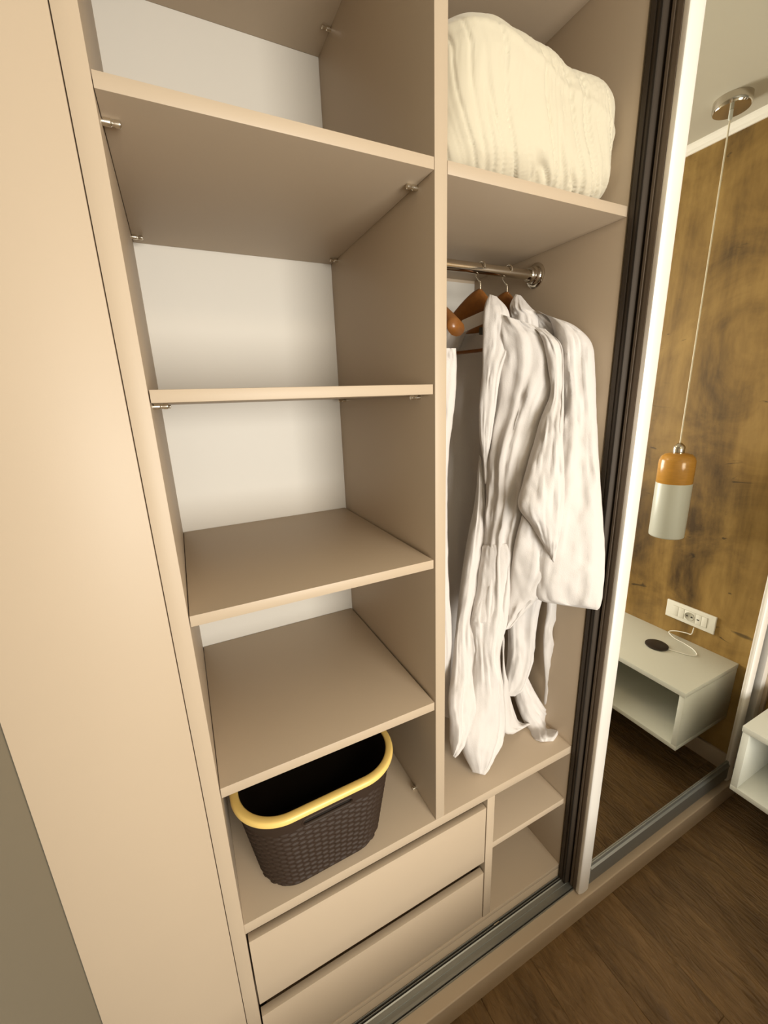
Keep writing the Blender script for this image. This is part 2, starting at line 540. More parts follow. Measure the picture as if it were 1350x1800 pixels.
# rear sliding door
zb_, zt_ = -1.598, 0.860
rd = box('sliding_door', 0.545, 1.38, -0.024, -0.014, -1.57, 0.82, BEIGE, W, bev=0)
rd['label'] = 'rear sliding door behind the mirror door'
def stile(x0, x1, yf, yb, parent, m, side=-1, lab=None):
    """upright door profile, x0..x1, front face yf, back yb, grooved flank on the -x side (side=-1) or the +x side"""
    w_ = x1 - x0
    d_ = yb - yf
    P = [(0.000, 0.22), (0.000, 0.46), (0.003, 0.50), (0.003, 0.62), (0.000, 0.66), (0.000, 1.0)]
    pts = [(x0 + 0.0045, yf + 0.0045), (x0 + 0.001, yf + 0.008)]
    pts += [(x0 + a, yf + d_ * b) for a, b in P]
    pts += [(x1, yb), (x1, yf + 0.010)]
    n = 10
    for i in range(n + 1):               # softly domed front
        t = i / n
        x_ = x1 + (x0 + 0.0045 - x1) * t
        pts.append((x_, yf + 0.0045 - 0.0045 * math.sin(math.pi * min(1, 0.12 + t * 0.88)) ))
    if side > 0:
        pts = [(x0 + x1 - a, b) for a, b in pts]
    o = extrude_poly('stile', pts, 'z', zb_, zt_, m, parent, True)
    if lab:
        o['label'] = lab
    return o
stile(0.4890, 0.545, -0.034, -0.006, rd, REARALU, lab='brown grooved door upright, shadow painted into its colour')
stile(1.38, 1.43, -0.034, -0.006, rd, REARALU, 1, lab='brown grooved door upright, shadow painted into its colour')
box('brush_seal', 0.4875, 0.4890, -0.030, -0.026, zb_, zt_, RUBBER, rd, bev=0)
# front mirror door
fd = box('sliding_door', 0.545, 1.385, -0.0605, -0.052, -1.56, 0.83, BEIGE, W, bev=0)
fd['label'] = 'mirrored sliding door in a satin metal frame'
box('mirror', 0.549, 1.381, -0.065, -0.0606, -1.505, 0.84, MIRROR, fd, bev=0)
def front_stile(x0, x1, side):
    # light domed face
    yf, yb = -0.0765, -0.040
    pts = []
    n = 14
    for i in range(n + 1):
        a = math.pi * i / n
        pts.append(((x0 + x1) / 2 - (x1 - x0) / 2 * math.cos(a), yf + 0.008 - 0.008 * math.sin(a) ** 0.7))
    pts += [(x1, -0.060), (x0 + 0.002, -0.060)]
    o = extrude_poly('stile', pts, 'z', zb_ + 0.001, zt_, ALUV, fd, True)
    o['label'] = 'satin aluminium door upright'
    fx = x0 if side < 0 else x1
    s = 1 if side < 0 else -1
    q = [(0, -0.0595), (0.0, -0.0500), (0.003, -0.0485), (0.003, -0.0455), (0.0, -0.0440), (0.0, -0.0385), (0.040, -0.0385), (0.040, -0.0595)]
    o = extrude_poly('stile_flank', [(fx + s * a, b) for a, b in q], 'z', zb_ + 0.001, zt_, DARKALU, fd)
    o['label'] = 'dark grooved inner side of the upright'
front_stile(0.503, 0.550, -1)
front_stile(1.380, 1.426, 1)
def rail(z0_, z1_):
    pts = [(-0.0610, z0_), (-0.071, z0_), (-0.0735, z0_ + 0.004), (-0.0735, z1_ - 0.022), (-0.0755, z1_ - 0.020), (-0.0755, z1_ - 0.0165), (-0.0735, z1_ - 0.015),
           (-0.0700, z1_ - 0.012), (-0.0690, z1_), (-0.0655, z1_), (-0.0651, z0_ + 0.07), (-0.0610, z0_ + 0.07)]
    o = extrude_poly('bottom_rail', pts, 'x', 0.5505, 1.3795, ALU, fd)
    o['label'] = 'horizontal metal door rail with a bright ridge'
    return o
rail(-1.585, -1.500)
o = box('jamb_channel', 1.488, 1.526, -0.075, -0.050, -1.599, 0.862, ALUV, W, bev=0.002)
# clothes rail
RY, RZ = 0.2527, 0.291
cr = lathe('clothes_rail', [(0, 0.026), (0.0125, 0.026), (0.0125, 0.4905), (0, 0.4905)], (0, RY, RZ + Z0), CHROME, W, axis='x', seg=32)
cr['label'] = 'chrome clothes rail'
lathe('flange', [(0.0, 0.4905), (0.031, 0.4905), (0.031, 0.4875), (0.029, 0.4855), (0.024, 0.485), (0.0225, 0.482), (0.0225, 0.476), (0.020, 0.4745), (0.0185, 0.474), (0.0185, 0.464), (0.017, 0.462), (0.0128, 0.462)],
      (0, RY, RZ + Z0), CHROME, cr, axis='x', seg=40)
lathe('flange', [(0.0, 0.026), (0.031, 0.026), (0.031, 0.029), (0.024, 0.031), (0.0225, 0.040), (0.0185, 0.042), (0.0185, 0.052), (0.0128, 0.053)],
      (0, RY, RZ + Z0), CHROME, cr, axis='x', seg=40)

# ---------------------------------------------------------------- cloth helpers
def unproj(px, py, depth):
    d = FWD * FOC + RGT * (px - 675) - UPV * (py - 900)
    if depth == 'f':
        t = (zE + 0.004 + Z0 - CAM.z) / d.z
    else:
        t = (depth - CAM.y) / d.y
    return CAM + d * t


def fbm(p, o=3):
    return noise.fractal(p, 1.0, 2.0, o)


def cloth_tube(name, rows, th, m, parent, folds=((3, 0.25, 0.6),), amp=0.006, wr=0.003, seed=0, nu=56, nvr=14, cap=True, tag=None):
    """closed cloth volume; rows: (Lx,Ly,Ld,Rx,Ry,Rd[,thickness factor]). Silhouette ends L and R, half thickness th toward the room and away."""
    L = [tuple(unproj(*r[0:3])) for r in rows]
    R = [tuple(unproj(*r[3:6])) for r in rows]
    F = [(r[6] if len(r) > 6 else 1.0,) for r in rows]
    N = (len(rows) - 1) * nvr
    length = sum((Vector(b_) - Vector(a_)).length for a_, b_ in zip(L, L[1:]))
    bm = bmesh.new()
    rings = []
    for j in range(N + 1):
        t = (len(rows) - 1) * j / N
        l, r_ = Vector(catmull(L, t)), Vector(catmull(R, t))
        c = (l + r_) / 2
        ax = (r_ - l)
        hw = max(ax.length / 2, 0.0015)
        ax.normalize()
        view = (c - CAM).normalized()
        nr = (view - ax * view.dot(ax)).normalized()
        f = max(0.05, catmull(F, t)[0])
        h = min(th * f, hw * 1.2)
        endf = 1.0
        ring = []
        v = j / N
        for i in range(nu):
            a = 2 * math.pi * i / nu
            ux = math.cos(a)
            s = math.sin(a)
            # superellipse for flatter faces
            ys = math.copysign(abs(s) ** 0.75, s)
            d = 0.0
            q_ = 0
            for (fr, dr, wt) in folds:
                q_ += 1
                sd = seed * 7.3 + q_ * 3.1
                nn = noise.noise(Vector((ux * fr * 1.25 + dr * v * 3.0 + sd, v * length * 1.0 + sd, (2.0 if s < 0 else 0.0) + sd)))
                d += wt * 2.0 * nn
            n3 = noise.noise(Vector((ux * 2.6 + 0.8 * v + seed, v * length * 2.2 + seed * 2.0, 5.0 + seed)))
            d -= 0.8 * max(0.0, 0.10 - abs(n3)) / 0.10
            fade = abs(s) ** 0.6
            base = c + ax * hw * ux + nr * h * ys
            d = d * amp * fade * min(1, hw / 0.03)
            wn = fbm(Vector((base.x * 14 + seed, base.y * 14, base.z * 6)), 4) * wr * 2.0
            wn += fbm(Vector((base.x * 45 + seed, base.y * 45, base.z * 22)), 2) * wr * 0.7
            k_ = 0.25 + 0.75 * fade
            base = base + nr * (d + wn * k_) * (1 if s >= 0 else 1)
            base += ax * wn * 0.4
            ring.append(bm.verts.new(base))
        rings.append(ring)
    for A, B in zip(rings, rings[1:]):
        for i in range(nu):
            bm.faces.new((A[i], A[(i + 1) % nu], B[(i + 1) % nu], B[i]))
    for ring, sgn in ((rings[0], 1), (rings[-1], -1)):
        c = sum((v_.co for v_ in ring), Vector()) / nu
        cv = bm.verts.new(c)
        for i in range(nu):
            bm.faces.new((cv, ring[i], ring[(i + 1) % nu]))
    o = from_bm(name, bm, m, parent, True)
    if tag:
        o['label'] = tag
    return o


def hanger(x, yaw, zneck, label, m=HANGWOOD, near=0.14, far=0.20, extra=0.05, drop=0.155, end=0.012, barz=0.0):
    """wooden coat hanger hooked over the rail: body, hook, trouser bar"""
    root = thing('coat_hanger', (x, RY, zneck + Z0), label, 'hanger', 'wooden coat hangers on the rail', yaw)
    bm = bmesh.new()
    n = 40
    def zc(s):        # centre line drop from neck
        a = abs(s)
        return -0.030 - drop * ((a * a + 0.035) ** 0.625 - 0.035 ** 0.625)
    rings = []
    for i in range(n + 1):
        s = -1 + 2 * i / n
        y_ = s * (near if s < 0 else far)
        a = abs(y_) / 0.205
        hgt = 0.016 + 0.016 * max(0, 1 - (a / 0.55) ** 1.5)
        thk = 0.0065 + end * max(0, (a - 0.55) / 0.45) ** 1.2
        fwd = -0.030 * a ** 2
        zc_ = zc(a) - (extra * min(1.0, a / 0.30) if s < 0 else 0.0)
        ring = []
        for k_ in range(12):
            b = 2 * math.pi * k_ / 12
            ring.append(bm.verts.new((fwd + thk * math.cos(b), y_, zc_ + hgt * math.sin(b))))
        rings.append(ring)
    for A, B in zip(rings, rings[1:]):
        for k_ in range(12):
            bm.faces.new((A[k_], A[(k_ + 1) % 12], B[(k_ + 1) % 12], B[k_]))
    bm.faces.new(rings[0]); bm.faces.new(rings[-1][::-1])
    bmesh.ops.recalc_face_normals(bm, faces=bm.faces)
    me = bpy.data.meshes.new('shoulder_bar'); bm.to_mesh(me); bm.free()
    o = link('shoulder_bar', me, m, None, True); o.parent = root
    # hook wire in local coords (plane of the rail: it arches over the rail in the local y/z plane)
    hz = RZ - zneck
    pts = [(0, 0, -0.03), (0, 0, 0.006), (0, 0.002, hz * 0.35)]
    r = 0.0165
    cy, cz = 0.0, hz
    pts += [(0, 0.017, hz - 0.012)]
    for a in (0, 35, 75, 110, 150, 185):
        pts.append((0, cy + r * math.cos(math.radians(a)), cz + r * math.sin(math.radians(a))))
    # rotated so the arch lies square to the rail
    Ri = Matrix.Rotation(-yaw, 4, 'Z')
    P = [Ri @ Vector(p) for p in pts]
    h = wire('hook', P, 0.0019, STEEL, None)
    h.parent = root
    bar = wire('trouser_bar', [(-0.004, -0.13, -0.145 + barz), (-0.004, 0, -0.148 + barz), (-0.004, 0.165, -0.145 + barz)], 0.0048, m, None)
    bar.parent = root
    return root

Y1 = math.radians(18)
hanger(0.303, Y1, 0.245, 'brown wooden hanger holding the nearer white bathrobe, hook at mid rail')
hanger(0.392, math.radians(14), 0.245, 'brown wooden hanger mostly hidden in the bathrobe nearest the mirror door')
h3 = hanger(0.088, math.radians(6), 0.250, 'wooden hanger whose thick end shows beside the upright divider', near=0.205, extra=0.0, drop=0.120, end=0.016)

# ---------------------------------------------------------------- bathrobe on the middle hanger
R1 = thing('bathrobe', (0.30, 0.2, zE + Z0), 'white terry bathrobe hanging open with its hem bunched on the board', 'bathrobe', 'white bathrobes on the rail')
# body : front panel and long skirt
cloth_tube('body', [
    (868, 548, .17, 940, 572, .10, .6), (868, 585, .16, 985, 605, .06, .8), (874, 640, .16, 985, 660, .06), (868, 720, .17, 960, 730, .07), (860, 800, .17, 935, 805, .075),
    (854, 880, .17, 925, 885, .08), (850, 960, .165, 908, 965, .09), (838, 1040, .155, 897, 1045, .10), (828, 1090, .14, 889, 1095, .10),
    (833, 1150, .12, 877, 1150, .09), (830, 1210, .10, 880, 1212, .08), (822, 1270, .075, 882, 1280, .075), (818, 1312, .06, 868, 1322, .06), (834, 1358, .05, 846, 1361, .05, .5)],
    0.034, TERRY, R1, folds=((2.2, 0.12, 0.6), (4.6, -0.12, 0.45)), amp=0.010, wr=0.004, seed=1)
cloth_tube('pocket', [(853, 958, .166, 907, 955, .092, .96), (849, 966, .165, 908, 968, .09), (843, 1003, .160, 903, 1005, .095), (837, 1040, .155, 898, 1045, .10), (827, 1086, .142, 890, 1091, .10), (827, 1094, .140, 889, 1099, .10, .96)],
    0.0385, TERRY, R1, folds=((1.2, 0.1, 0.5),), amp=0.005, wr=0.003, seed=31)
cloth_tube('skirt_fold', [
    (842, 800, .20, 852, 805, .19, .4), (836, 880, .19, 853, 885, .18), (822, 960, .18, 849, 965, .17), (810, 1040, .17, 838, 1045, .16), (801, 1110, .16, 834, 1112, .14),
    (796, 1180, .13, 836, 1185, .12), (790, 1230, .10, 834, 1240, .09), (793, 1270, .08, 822, 1280, .075), (794, 1310, .065, 806, 1318, .06), (795, 1328, .06, 800, 1332, .055, .4)],
    0.022, TERRY, R1, folds=((1.2, 0.3, 0.6), (2.5, 0.2, 0.4)), amp=0.009, wr=0.004, seed=2)
o = cloth_tube('lapel', [
    (860, 517, .19, 873, 521, .18, .5), (851, 545, .175, 894, 549, .15), (849, 600, .165, 896, 603, .13), (847, 650, .16, 881, 652, .13), (842, 710, .16, 872, 712, .14),
    (843, 765, .165, 864, 768, .15), (849, 810, .165, 857, 812, .16), (852, 850, .165, 858, 852, .16, .5)],
    0.016, TERRY, R1, folds=((1.4, 0.2, 0.7),), amp=0.007, wr=0.003, seed=3)
cloth_tube('collar', [(826, 540, .33, 834, 540, .32, .6), (808, 552, .34, 828, 562, .32), (792, 566, .345, 822, 580, .32), (778, 590, .35, 812, 605, .33), (760, 620, .40, 796, 645, .38), (746, 660, .43, 781, 705, .40), (741, 770, .44, 779, 790, .41), (743, 900, .43, 777, 900, .40), (748, 1080, .42, 778, 1080, .38, .6)],
    0.02, TERRY, R1, amp=0.003, wr=0.004, seed=4)
o = cloth_tube('neck_facing', [(812, 563, .285, 880, 533, .185, .8), (806, 588, .28, 880, 556, .18, .8)], 0.003, TERRY, R1, amp=0.0, wr=0.0006, seed=5, nvr=10)
o = cloth_tube('back', [
    (790, 590, .40, 900, 580, .20, .6), (775, 640, .41, 905, 640, .22), (770, 720, .41, 900, 720, .24), (768, 800, .40, 895, 800, .25), (770, 900, .38, 890, 900, .25), (772, 1000, .36, 880, 1000, .25), (776, 1100, .34, 872, 1100, .24), (782, 1200, .30, 872, 1200, .22), (786, 1248, .27, 870, 1235, .22, .6)],
    0.012, TERRY, R1, folds=((2.2, 0.1, 0.6), (4.1, 0.05, 0.35)), amp=0.008, wr=0.003, seed=6)
cloth_tube('sleeve', [
    (930, 572, .11, 958, 578, .09, .5), (950, 590, .075, 985, 604, .05, .8), (962, 630, .055, 990, 640, .035), (968, 690, .05, 992, 695, .025), (948, 740, .055, 991, 750, .015),
    (932, 800, .055, 990, 805, .01), (920, 850, .05, 989, 858, .005), (913, 890, .045, 985, 915, .0), (935, 925, .035, 979, 955, .0, .8), (966, 975, .02, 974, 990, .0, .5)],
    0.036, TERRY, R1, folds=((0.9, 0.2, 0.5), (2.2, -0.2, 0.3)), amp=0.010, wr=0.005, seed=7)
o = cloth_tube('belt', [(862, 960, .15, 872, 960, .15), (880, 1110, .16, 884, 1110, .16), (884, 1180, .14, 888, 1180, .14), (884, 1275, .10, 905, 1262, .12), (900, 1290, .09, 930, 1272, .11), (915, 1282, .10, 935, 1272, .12, .6)],
    0.012, TERRY, R1, amp=0.002, wr=0.004, seed=8)
o = box('care_label', 0.0, 0.024, 0, 0.0012, 0, 0.018, TAGM, None, bev=0)
o.parent = R1
p_ = unproj(847, 582, 0.232)
o.matrix_parent_inverse = Matrix.Identity(4)
o.location = p_ - R1.location - Vector((0.008, 0, Z0 + 0.009))
o['label'] = 'small grey label inside the collar'

# ---------------------------------------------------------------- bathrobe next to the door
R2 = thing('bathrobe', (0.42, 0.15, zE + Z0), 'white terry bathrobe hanging closest to the mirror door with wide sleeve', 'bathrobe', 'white bathrobes on the rail')
cloth_tube('collar', [(906, 517, .21, 914, 519, .20, .5), (897, 538, .20, 932, 540, .16), (896, 560, .19, 944, 552, .15), (905, 590, .17, 948, 590, .13)],
    0.03, TERRY, R2, folds=((1.5, 0.2, 0.5),), amp=0.006, wr=0.004, seed=11)
cloth_tube('body', [
    (925, 550, .17, 955, 552, .13, .5), (925, 580, .19, 1000, 590, .10), (925, 660, .20, 1015, 670, .10), (920, 800, .21, 1005, 800, .11), (915, 900, .20, 990, 905, .12), (905, 985, .17, 975, 990, .13),
    (894, 1060, .16, 950, 1055, .14), (896, 1110, .17, 940, 1108, .15), (896, 1160, .16, 933, 1160, .15), (888, 1205, .15, 918, 1208, .14, .8), (884, 1224, .15, 905, 1224, .14, .4)],
    0.030, TERRY, R2, folds=((1.3, 0.25, 0.5), (2.6, -0.2, 0.4)), amp=0.009, wr=0.005, seed=12)
cloth_tube('sleeve', [
    (945, 546, .14, 965, 556, .12, .5), (965, 560, .11, 1005, 570, .08, .8), (975, 585, .09, 1035, 598, .05), (982, 640, .08, 1043, 640, .028), (984, 720, .06, 1046, 720, .012), (978, 800, .045, 1050, 800, -.012),
    (968, 870, .04, 1056, 870, -.028), (950, 950, .045, 1060, 950, -.045), (940, 1010, .05, 1061, 1010, -.055), (944, 1052, .05, 1054, 1062, -.058, .9), (990, 1064, .02, 1048, 1072, -.055, .6)],
    0.034, TERRY, R2, folds=((0.8, 0.15, 0.5), (1.7, -0.15, 0.35)), amp=0.009, wr=0.005, seed=13)
cloth_tube('cuff', [(918, 905, .06, 975, 975, .03, .8), (905, 960, .07, 985, 1010, .03), (896, 1040, .09, 965, 1045, .04), (890, 1085, .10, 940, 1058, .06), (887, 1108, .10, 898, 1104, .09, .6)],
    0.022, TERRY, R2, folds=((1.1, 0.2, 0.6),), amp=0.007, wr=0.005, seed=14)
cloth_tube('hem', [(903, 1175, .17, 921, 1180, .16, .6), (904, 1215, .16, 938, 1215, .14), (914, 1250, .14, 957, 1245, .12), (930, 1280, .11, 975, 1272, .11), (940, 1298, 'f', 980, 1288, 'f', .9), (950, 1304, 'f', 972, 1303, 'f', .5)],
    0.022, TERRY, R2, folds=((1.6, 0.2, 0.6),), amp=0.008, wr=0.005, seed=15)
cloth_tube('hem', [(884, 1272, .15, 900, 1258, .16, .6), (888, 1290, .14, 912, 1268, .15), (905, 1290, .14, 932, 1268, .15), (925, 1284, .14, 945, 1266, .15, .5)],
    0.02, TERRY, R2, folds=((1.6, 0.2, 0.6),), amp=0.005, wr=0.005, seed=16)
cloth_tube('belt', [(962, 1040, .11, 984, 1042, .10), (962, 1075, .11, 980, 1078, .10), (957, 1108, .11, 970, 1112, .10), (956, 1150, .11, 978, 1158, .10), (959, 1200, .11, 976, 1202, .10), (957, 1238, .11, 973, 1243, .10),
    (966, 1262, .10, 982, 1258, .10), (974, 1280, 'f', 991, 1274, 'f'), (986, 1290, 'f', 998, 1288, 'f', .5)],
    0.008, TERRY, R2, folds=((1.0, 0.8, 0.6),), amp=0.004, wr=0.004, seed=17, nu=32)

# ---------------------------------------------------------------- bathrobe beside the divider
R3 = thing('bathrobe', (0.10, 0.2, zE + Z0), 'white terry bathrobe showing only a narrow edge beside the upright divider', 'bathrobe', 'white bathrobes on the rail')
cloth_tube('body', [(752, 612, .10, 802, 612, .07, .6), (745, 640, .13, 803, 650, .08), (742, 720, .15, 797, 720, .09), (738, 800, .17, 788, 800, .12), (736, 900, .20, 786, 900, .14), (740, 1000, .20, 788, 1000, .15),
    (744, 1080, .20, 792, 1080, .15), (748, 1140, .20, 794, 1140, .16), (750, 1200, .20, 791, 1200, .17), (752, 1250, .20, 789, 1262, .17, .8)],
    0.022, TERRY, R3, folds=((1.8, 0.15, 0.6),), amp=0.006, wr=0.003, seed=21)

# ---------------------------------------------------------------- duvet bundle
def blob(cx, cy, cz, ax_, ay, az, e1, e2, seg=64, rin=36):
    bm = bmesh.new()
    def sp_(v, e):
        return math.copysign(abs(v) ** e, v)
    rings = []
    for j in range(1, rin):
        ph = -math.pi / 2 + math.pi * j / rin
        rings.append([bm.verts.new((cx + ax_ * sp_(math.cos(ph), e1) * sp_(math.cos(t), e2), cy + ay * sp_(math.cos(ph), e1) * sp_(math.sin(t), e2), cz + Z0 + az * sp_(math.sin(ph), e1)))
                      for t in [2 * math.pi * i / seg for i in range(seg)]])
    for A, B in zip(rings, rings[1:]):
        for i in range(seg):
            bm.faces.new((A[i], A[(i + 1) % seg], B[(i + 1) % seg], B[i]))
    bm.faces.new(rings[0][::-1]); bm.faces.new(rings[-1])
    return bm
me = bpy.data.meshes.new('tmp')
bmA = blob(0.200, 0.225, zA + 0.132, 0.176, 0.218, 0.132, 0.50, 0.50)
bmB = blob(0.345, 0.235, zA + 0.122, 0.147, 0.222, 0.122, 0.42, 0.38)
tmpB = bpy.data.meshes.new('t2'); bmB.to_mesh(tmpB); bmB.free()
bmA.from_mesh(tmpB)
bmA.to_mesh(me); bmA.free()
tmp = bpy.data.objects.new('tmp', me); COL.objects.link(tmp)
rm = tmp.modifiers.new('r', 'REMESH'); rm.mode = 'VOXEL'; rm.voxel_size = 0.0042
sm = tmp.modifiers.new('s', 'SMOOTH'); sm.factor = 0.5; sm.iterations = 3
dg = bpy.context.evaluated_depsgraph_get()
me2 = bpy.data.meshes.new_from_object(tmp.evaluated_get(dg))
bpy.data.objects.remove(tmp)
me2.materials.clear()
me2.name = 'duvet'
norms = [v.normal.copy() for v in me2.vertices]
for v, n in zip(me2.vertices, norms):
    p = v.co
    z = p.z - Z0 - zA
    # gathers fan upward from lower right : curved coordinate
    s = p.x - 2.6 * max(0.0, 0.18 - z) ** 2 + 0.25 * max(0.0, z - 0.18)
    warp = fbm(Vector((p.x * 5, p.y * 5, z * 3)), 2) * 0.03
    n1 = noise.noise(Vector((34 * (s + warp), z * 3.0, p.y * 3)))
    n2 = noise.noise(Vector((75 * (s + warp * 1.2) + 9, z * 5.0, p.y * 4)))
    amt = min(1.0, 0.35 + max(0, p.x - 0.05) * 2.3)
    tf = max(0.0, min(1.0, 1.25 - 1.3 * max(0.0, n.z)))
    d = (-0.0095 * max(0, 0.14 - abs(n1)) / 0.14 - 0.0025 * max(0, 0.12 - abs(n2)) / 0.12 + 0.004 * n1) * amt * tf
    d += fbm(Vector((p.x * 7, p.y * 7, z * 7)), 3) * 0.006
    seam = math.exp(-((z - 0.215 + 0.22 * max(0, p.x - 0.12) ** 1.0) / 0.008) ** 2)
    d += seam * 0.003
    if z < 0.012:
        d *= max(0, z / 0.012)
    v.co = p + n * d
    if v.co.z < zA + Z0 + 0.0006:
        v.co.z = zA + Z0 + 0.0006
    v.co.x = min(max(v.co.x, 0.0268), xr - 0.0012)
    v.co.y = min(v.co.y, D - 0.003)
dv = link('duvet', me2, DUVET, None, True)
dv['label'] = 'folded cream duvet bundled on the upper shelf beside the mirror door'
dv['category'] = 'duvet'

# ---------------------------------------------------------------- laundry basket
BX, BY, BW = -0.2748, 0.1049 + 0.0, 0.0145
BA, BB, BR, BT, BZ = 0.1854, 0.1335, 0.105, 0.0342, -0.8163
def rrect(a, b, r, n=160):
    """points around a rounded rectangle, evenly spaced by arc length, starting mid front (-y) side"""
    L1, L2, q = 2 * (a - r), 2 * (b - r), math.pi * r / 2
    tot = 2 * L1 + 2 * L2 + 4 * q
    out = []
    for i in range(n):
        s = tot * i / n + L1 / 2
        s %= tot
        seq = [('l', L1), ('c', q), ('l', L2), ('c', q), ('l', L1), ('c', q), ('l', L2), ('c', q)]
        k_ = 0
        while s > seq[k_][1]:
            s -= seq[k_][1]; k_ += 1
        if k_ == 0: p, n_ = (-(a - r) + s, -b), (0, -1)
        elif k_ == 2: p, n_ = (a, -(b - r) + s), (1, 0)
        elif k_ == 4: p, n_ = ((a - r) - s, b), (0, 1)
        elif k_ == 6: p, n_ = (-a, (b - r) - s), (-1, 0)
        else:
            cx_, cy_, a0 = {1: (a - r, -(b - r), -90), 3: (a - r, b - r, 0), 5: (-(a - r), b - r, 90), 7: (-(a - r), -(b - r), 180)}[k_]
            an = math.radians(a0) + s / r
            n_ = (math.cos(an), math.sin(an)); p = (cx_ + r * n_[0], cy_ + r * n_[1])
        out.append((p[0], p[1], n_[0], n_[1]))
    return out, tot
BK = thing('laundry_basket', (BX, BY, zE + Z0), 'dark brown woven-look plastic basket with a yellow rim', 'basket', None, BW)
H = BZ - zE
NB, NZ = 420, 120
bm = bmesh.new()
rings = []
slot = lambda x, z: None
for j in range(NZ + 1):
    v = j / NZ
    z = H * v
    t = BT * (1 - v)
    edge = 0.020 * max(0, 1 - v / 0.085) ** 2       # rounded foot
    a, b, r = BA - 0.010 - t - edge, BB - 0.010 - t - edge, max(0.03, BR - 0.01 - t * 0.6)
    pts, tot = rrect(a, b, r, NB)
    ring = []
    for i, (x, y, nx, ny) in enumerate(pts):
        u = i / NB * 30
        row = z / 0.0080
        ph = math.pi * (int(math.floor(row)) % 2)
        rf = row - math.floor(row)
        weave = 0.5 + 0.5 * max(-1, min(1, 2.2 * math.cos(2 * math.pi * u + ph + 0.5 * noise.noise(Vector((u, row * .3, 0))))))
        prof = math.sin(math.pi * rf) ** 0.6
        d = 0.0036 * prof * (0.25 + 0.75 * weave) if 0.02 < v < 0.81 else 0.001
        ring.append(bm.verts.new((x + nx * d, y + ny * d, z + 0.0005)))
    rings.append(ring)
slx0, slx1, slz0, slz1 = -0.060, 0.050, H - 0.041, H - 0.025
for j in range(NZ):
    A, B = rings[j], rings[j + 1]
    for i in range(NB):
        k_ = (i + 1) % NB
        c = (A[i].co + B[k_].co) / 2
        inside = False
        if abs(c.y) > BB - 0.06:
            cx_ = min(max(c.x, slx0 + 0.009), slx1 - 0.009)
            if (c.x - cx_) ** 2 + (c.z - (slz0 + slz1) / 2) ** 2 < 0.009 ** 2:
                inside = True
        if not inside:
            bm.faces.new((A[i], A[k_], B[k_], B[i]))
bm.faces.new(rings[0][::-1])
bmesh.ops.recalc_face_normals(bm, faces=bm.faces)
me = bpy.data.meshes.new('basket_body'); bm.to_mesh(me); bm.free()
o = link('basket_body', me, BROWNPL, None, True); o.parent = BK
# inner liner wall
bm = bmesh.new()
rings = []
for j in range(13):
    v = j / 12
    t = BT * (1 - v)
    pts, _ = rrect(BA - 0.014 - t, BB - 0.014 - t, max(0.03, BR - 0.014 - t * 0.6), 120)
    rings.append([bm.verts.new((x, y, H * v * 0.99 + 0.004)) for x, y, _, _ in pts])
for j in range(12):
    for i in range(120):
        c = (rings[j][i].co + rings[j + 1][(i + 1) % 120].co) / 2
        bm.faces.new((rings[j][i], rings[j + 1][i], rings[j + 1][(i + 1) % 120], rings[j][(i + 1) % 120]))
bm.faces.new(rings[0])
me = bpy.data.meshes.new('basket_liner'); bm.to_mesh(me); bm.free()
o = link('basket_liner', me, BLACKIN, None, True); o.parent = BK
# rim : moulded collar
bm = bmesh.new()
prof = [(-0.0175, 0.0075), (-0.0165, 0.0095), (-0.0145, 0.0103), (-0.0050, 0.0093), (-0.0025, 0.0080), (-0.0012, 0.0060), (0.0, 0.0000), (-0.0005, -0.0020), (-0.004, -0.0020), (-0.008, 0.004), (-0.0165, 0.005)]
NR = 200
rings = []
for dn, dz in prof:
    pts, _ = rrect(BA + dn, BB + dn, BR + dn, NR)
    rings.append([bm.verts.new((x, y, H + dz)) for x, y, _, _ in pts])
for q in range(len(prof)):
    A, B = rings[q], rings[(q + 1) % len(prof)]
    for i in range(NR):
        bm.faces.new((A[i], A[(i + 1) % NR], B[(i + 1) % NR], B[i]))
bmesh.ops.recalc_face_normals(bm, faces=bm.faces)
me = bpy.data.meshes.new('rim'); bm.to_mesh(me); bm.free()
o = link('rim', me, YELLOW, None, True); o.parent = BK
o['label'] = 'smooth yellow rim'
try:
    me.set_sharp_from_angle(angle=math.radians(50))
except Exception:
    pass
# raised surround of the grip hole
for sgn in (-1,):
    bm = bmesh.new()
    n = 48
    cxs, hx, hz = (slx0 + slx1) / 2, (slx1 - slx0) / 2 - 0.009, 0.009
    lo_, hi_ = [], []
    loops = []
    for rr, yy in ((0.0082, 0.004), (0.0090, -0.0022), (0.0112, -0.0022), (0.0122, 0.002)):
        lp = []
        for i in range(n):
            a = 2 * math.pi * i / n
            x = cxs + math.copysign(hx, math.cos(a)) + rr * math.cos(a)
            z = (slz0 + slz1) / 2 + rr * math.sin(a)
            yb_ = -(BB - 0.010 - BT * (1 - z / H))
            lp.append(bm.verts.new((x, yb_ + yy - 0.001, z)))
        loops.append(lp)
    for A, B in zip(loops, loops[1:]):
        for i in range(n):
            bm.faces.new((A[i], A[(i + 1) % n], B[(i + 1) % n], B[i]))
    bmesh.ops.recalc_face_normals(bm, faces=bm.faces)
    me = bpy.data.meshes.new('grip_hole'); bm.to_mesh(me); bm.free()
    o = link('grip_hole', me, BROWNPL, None, True); o.parent = BK

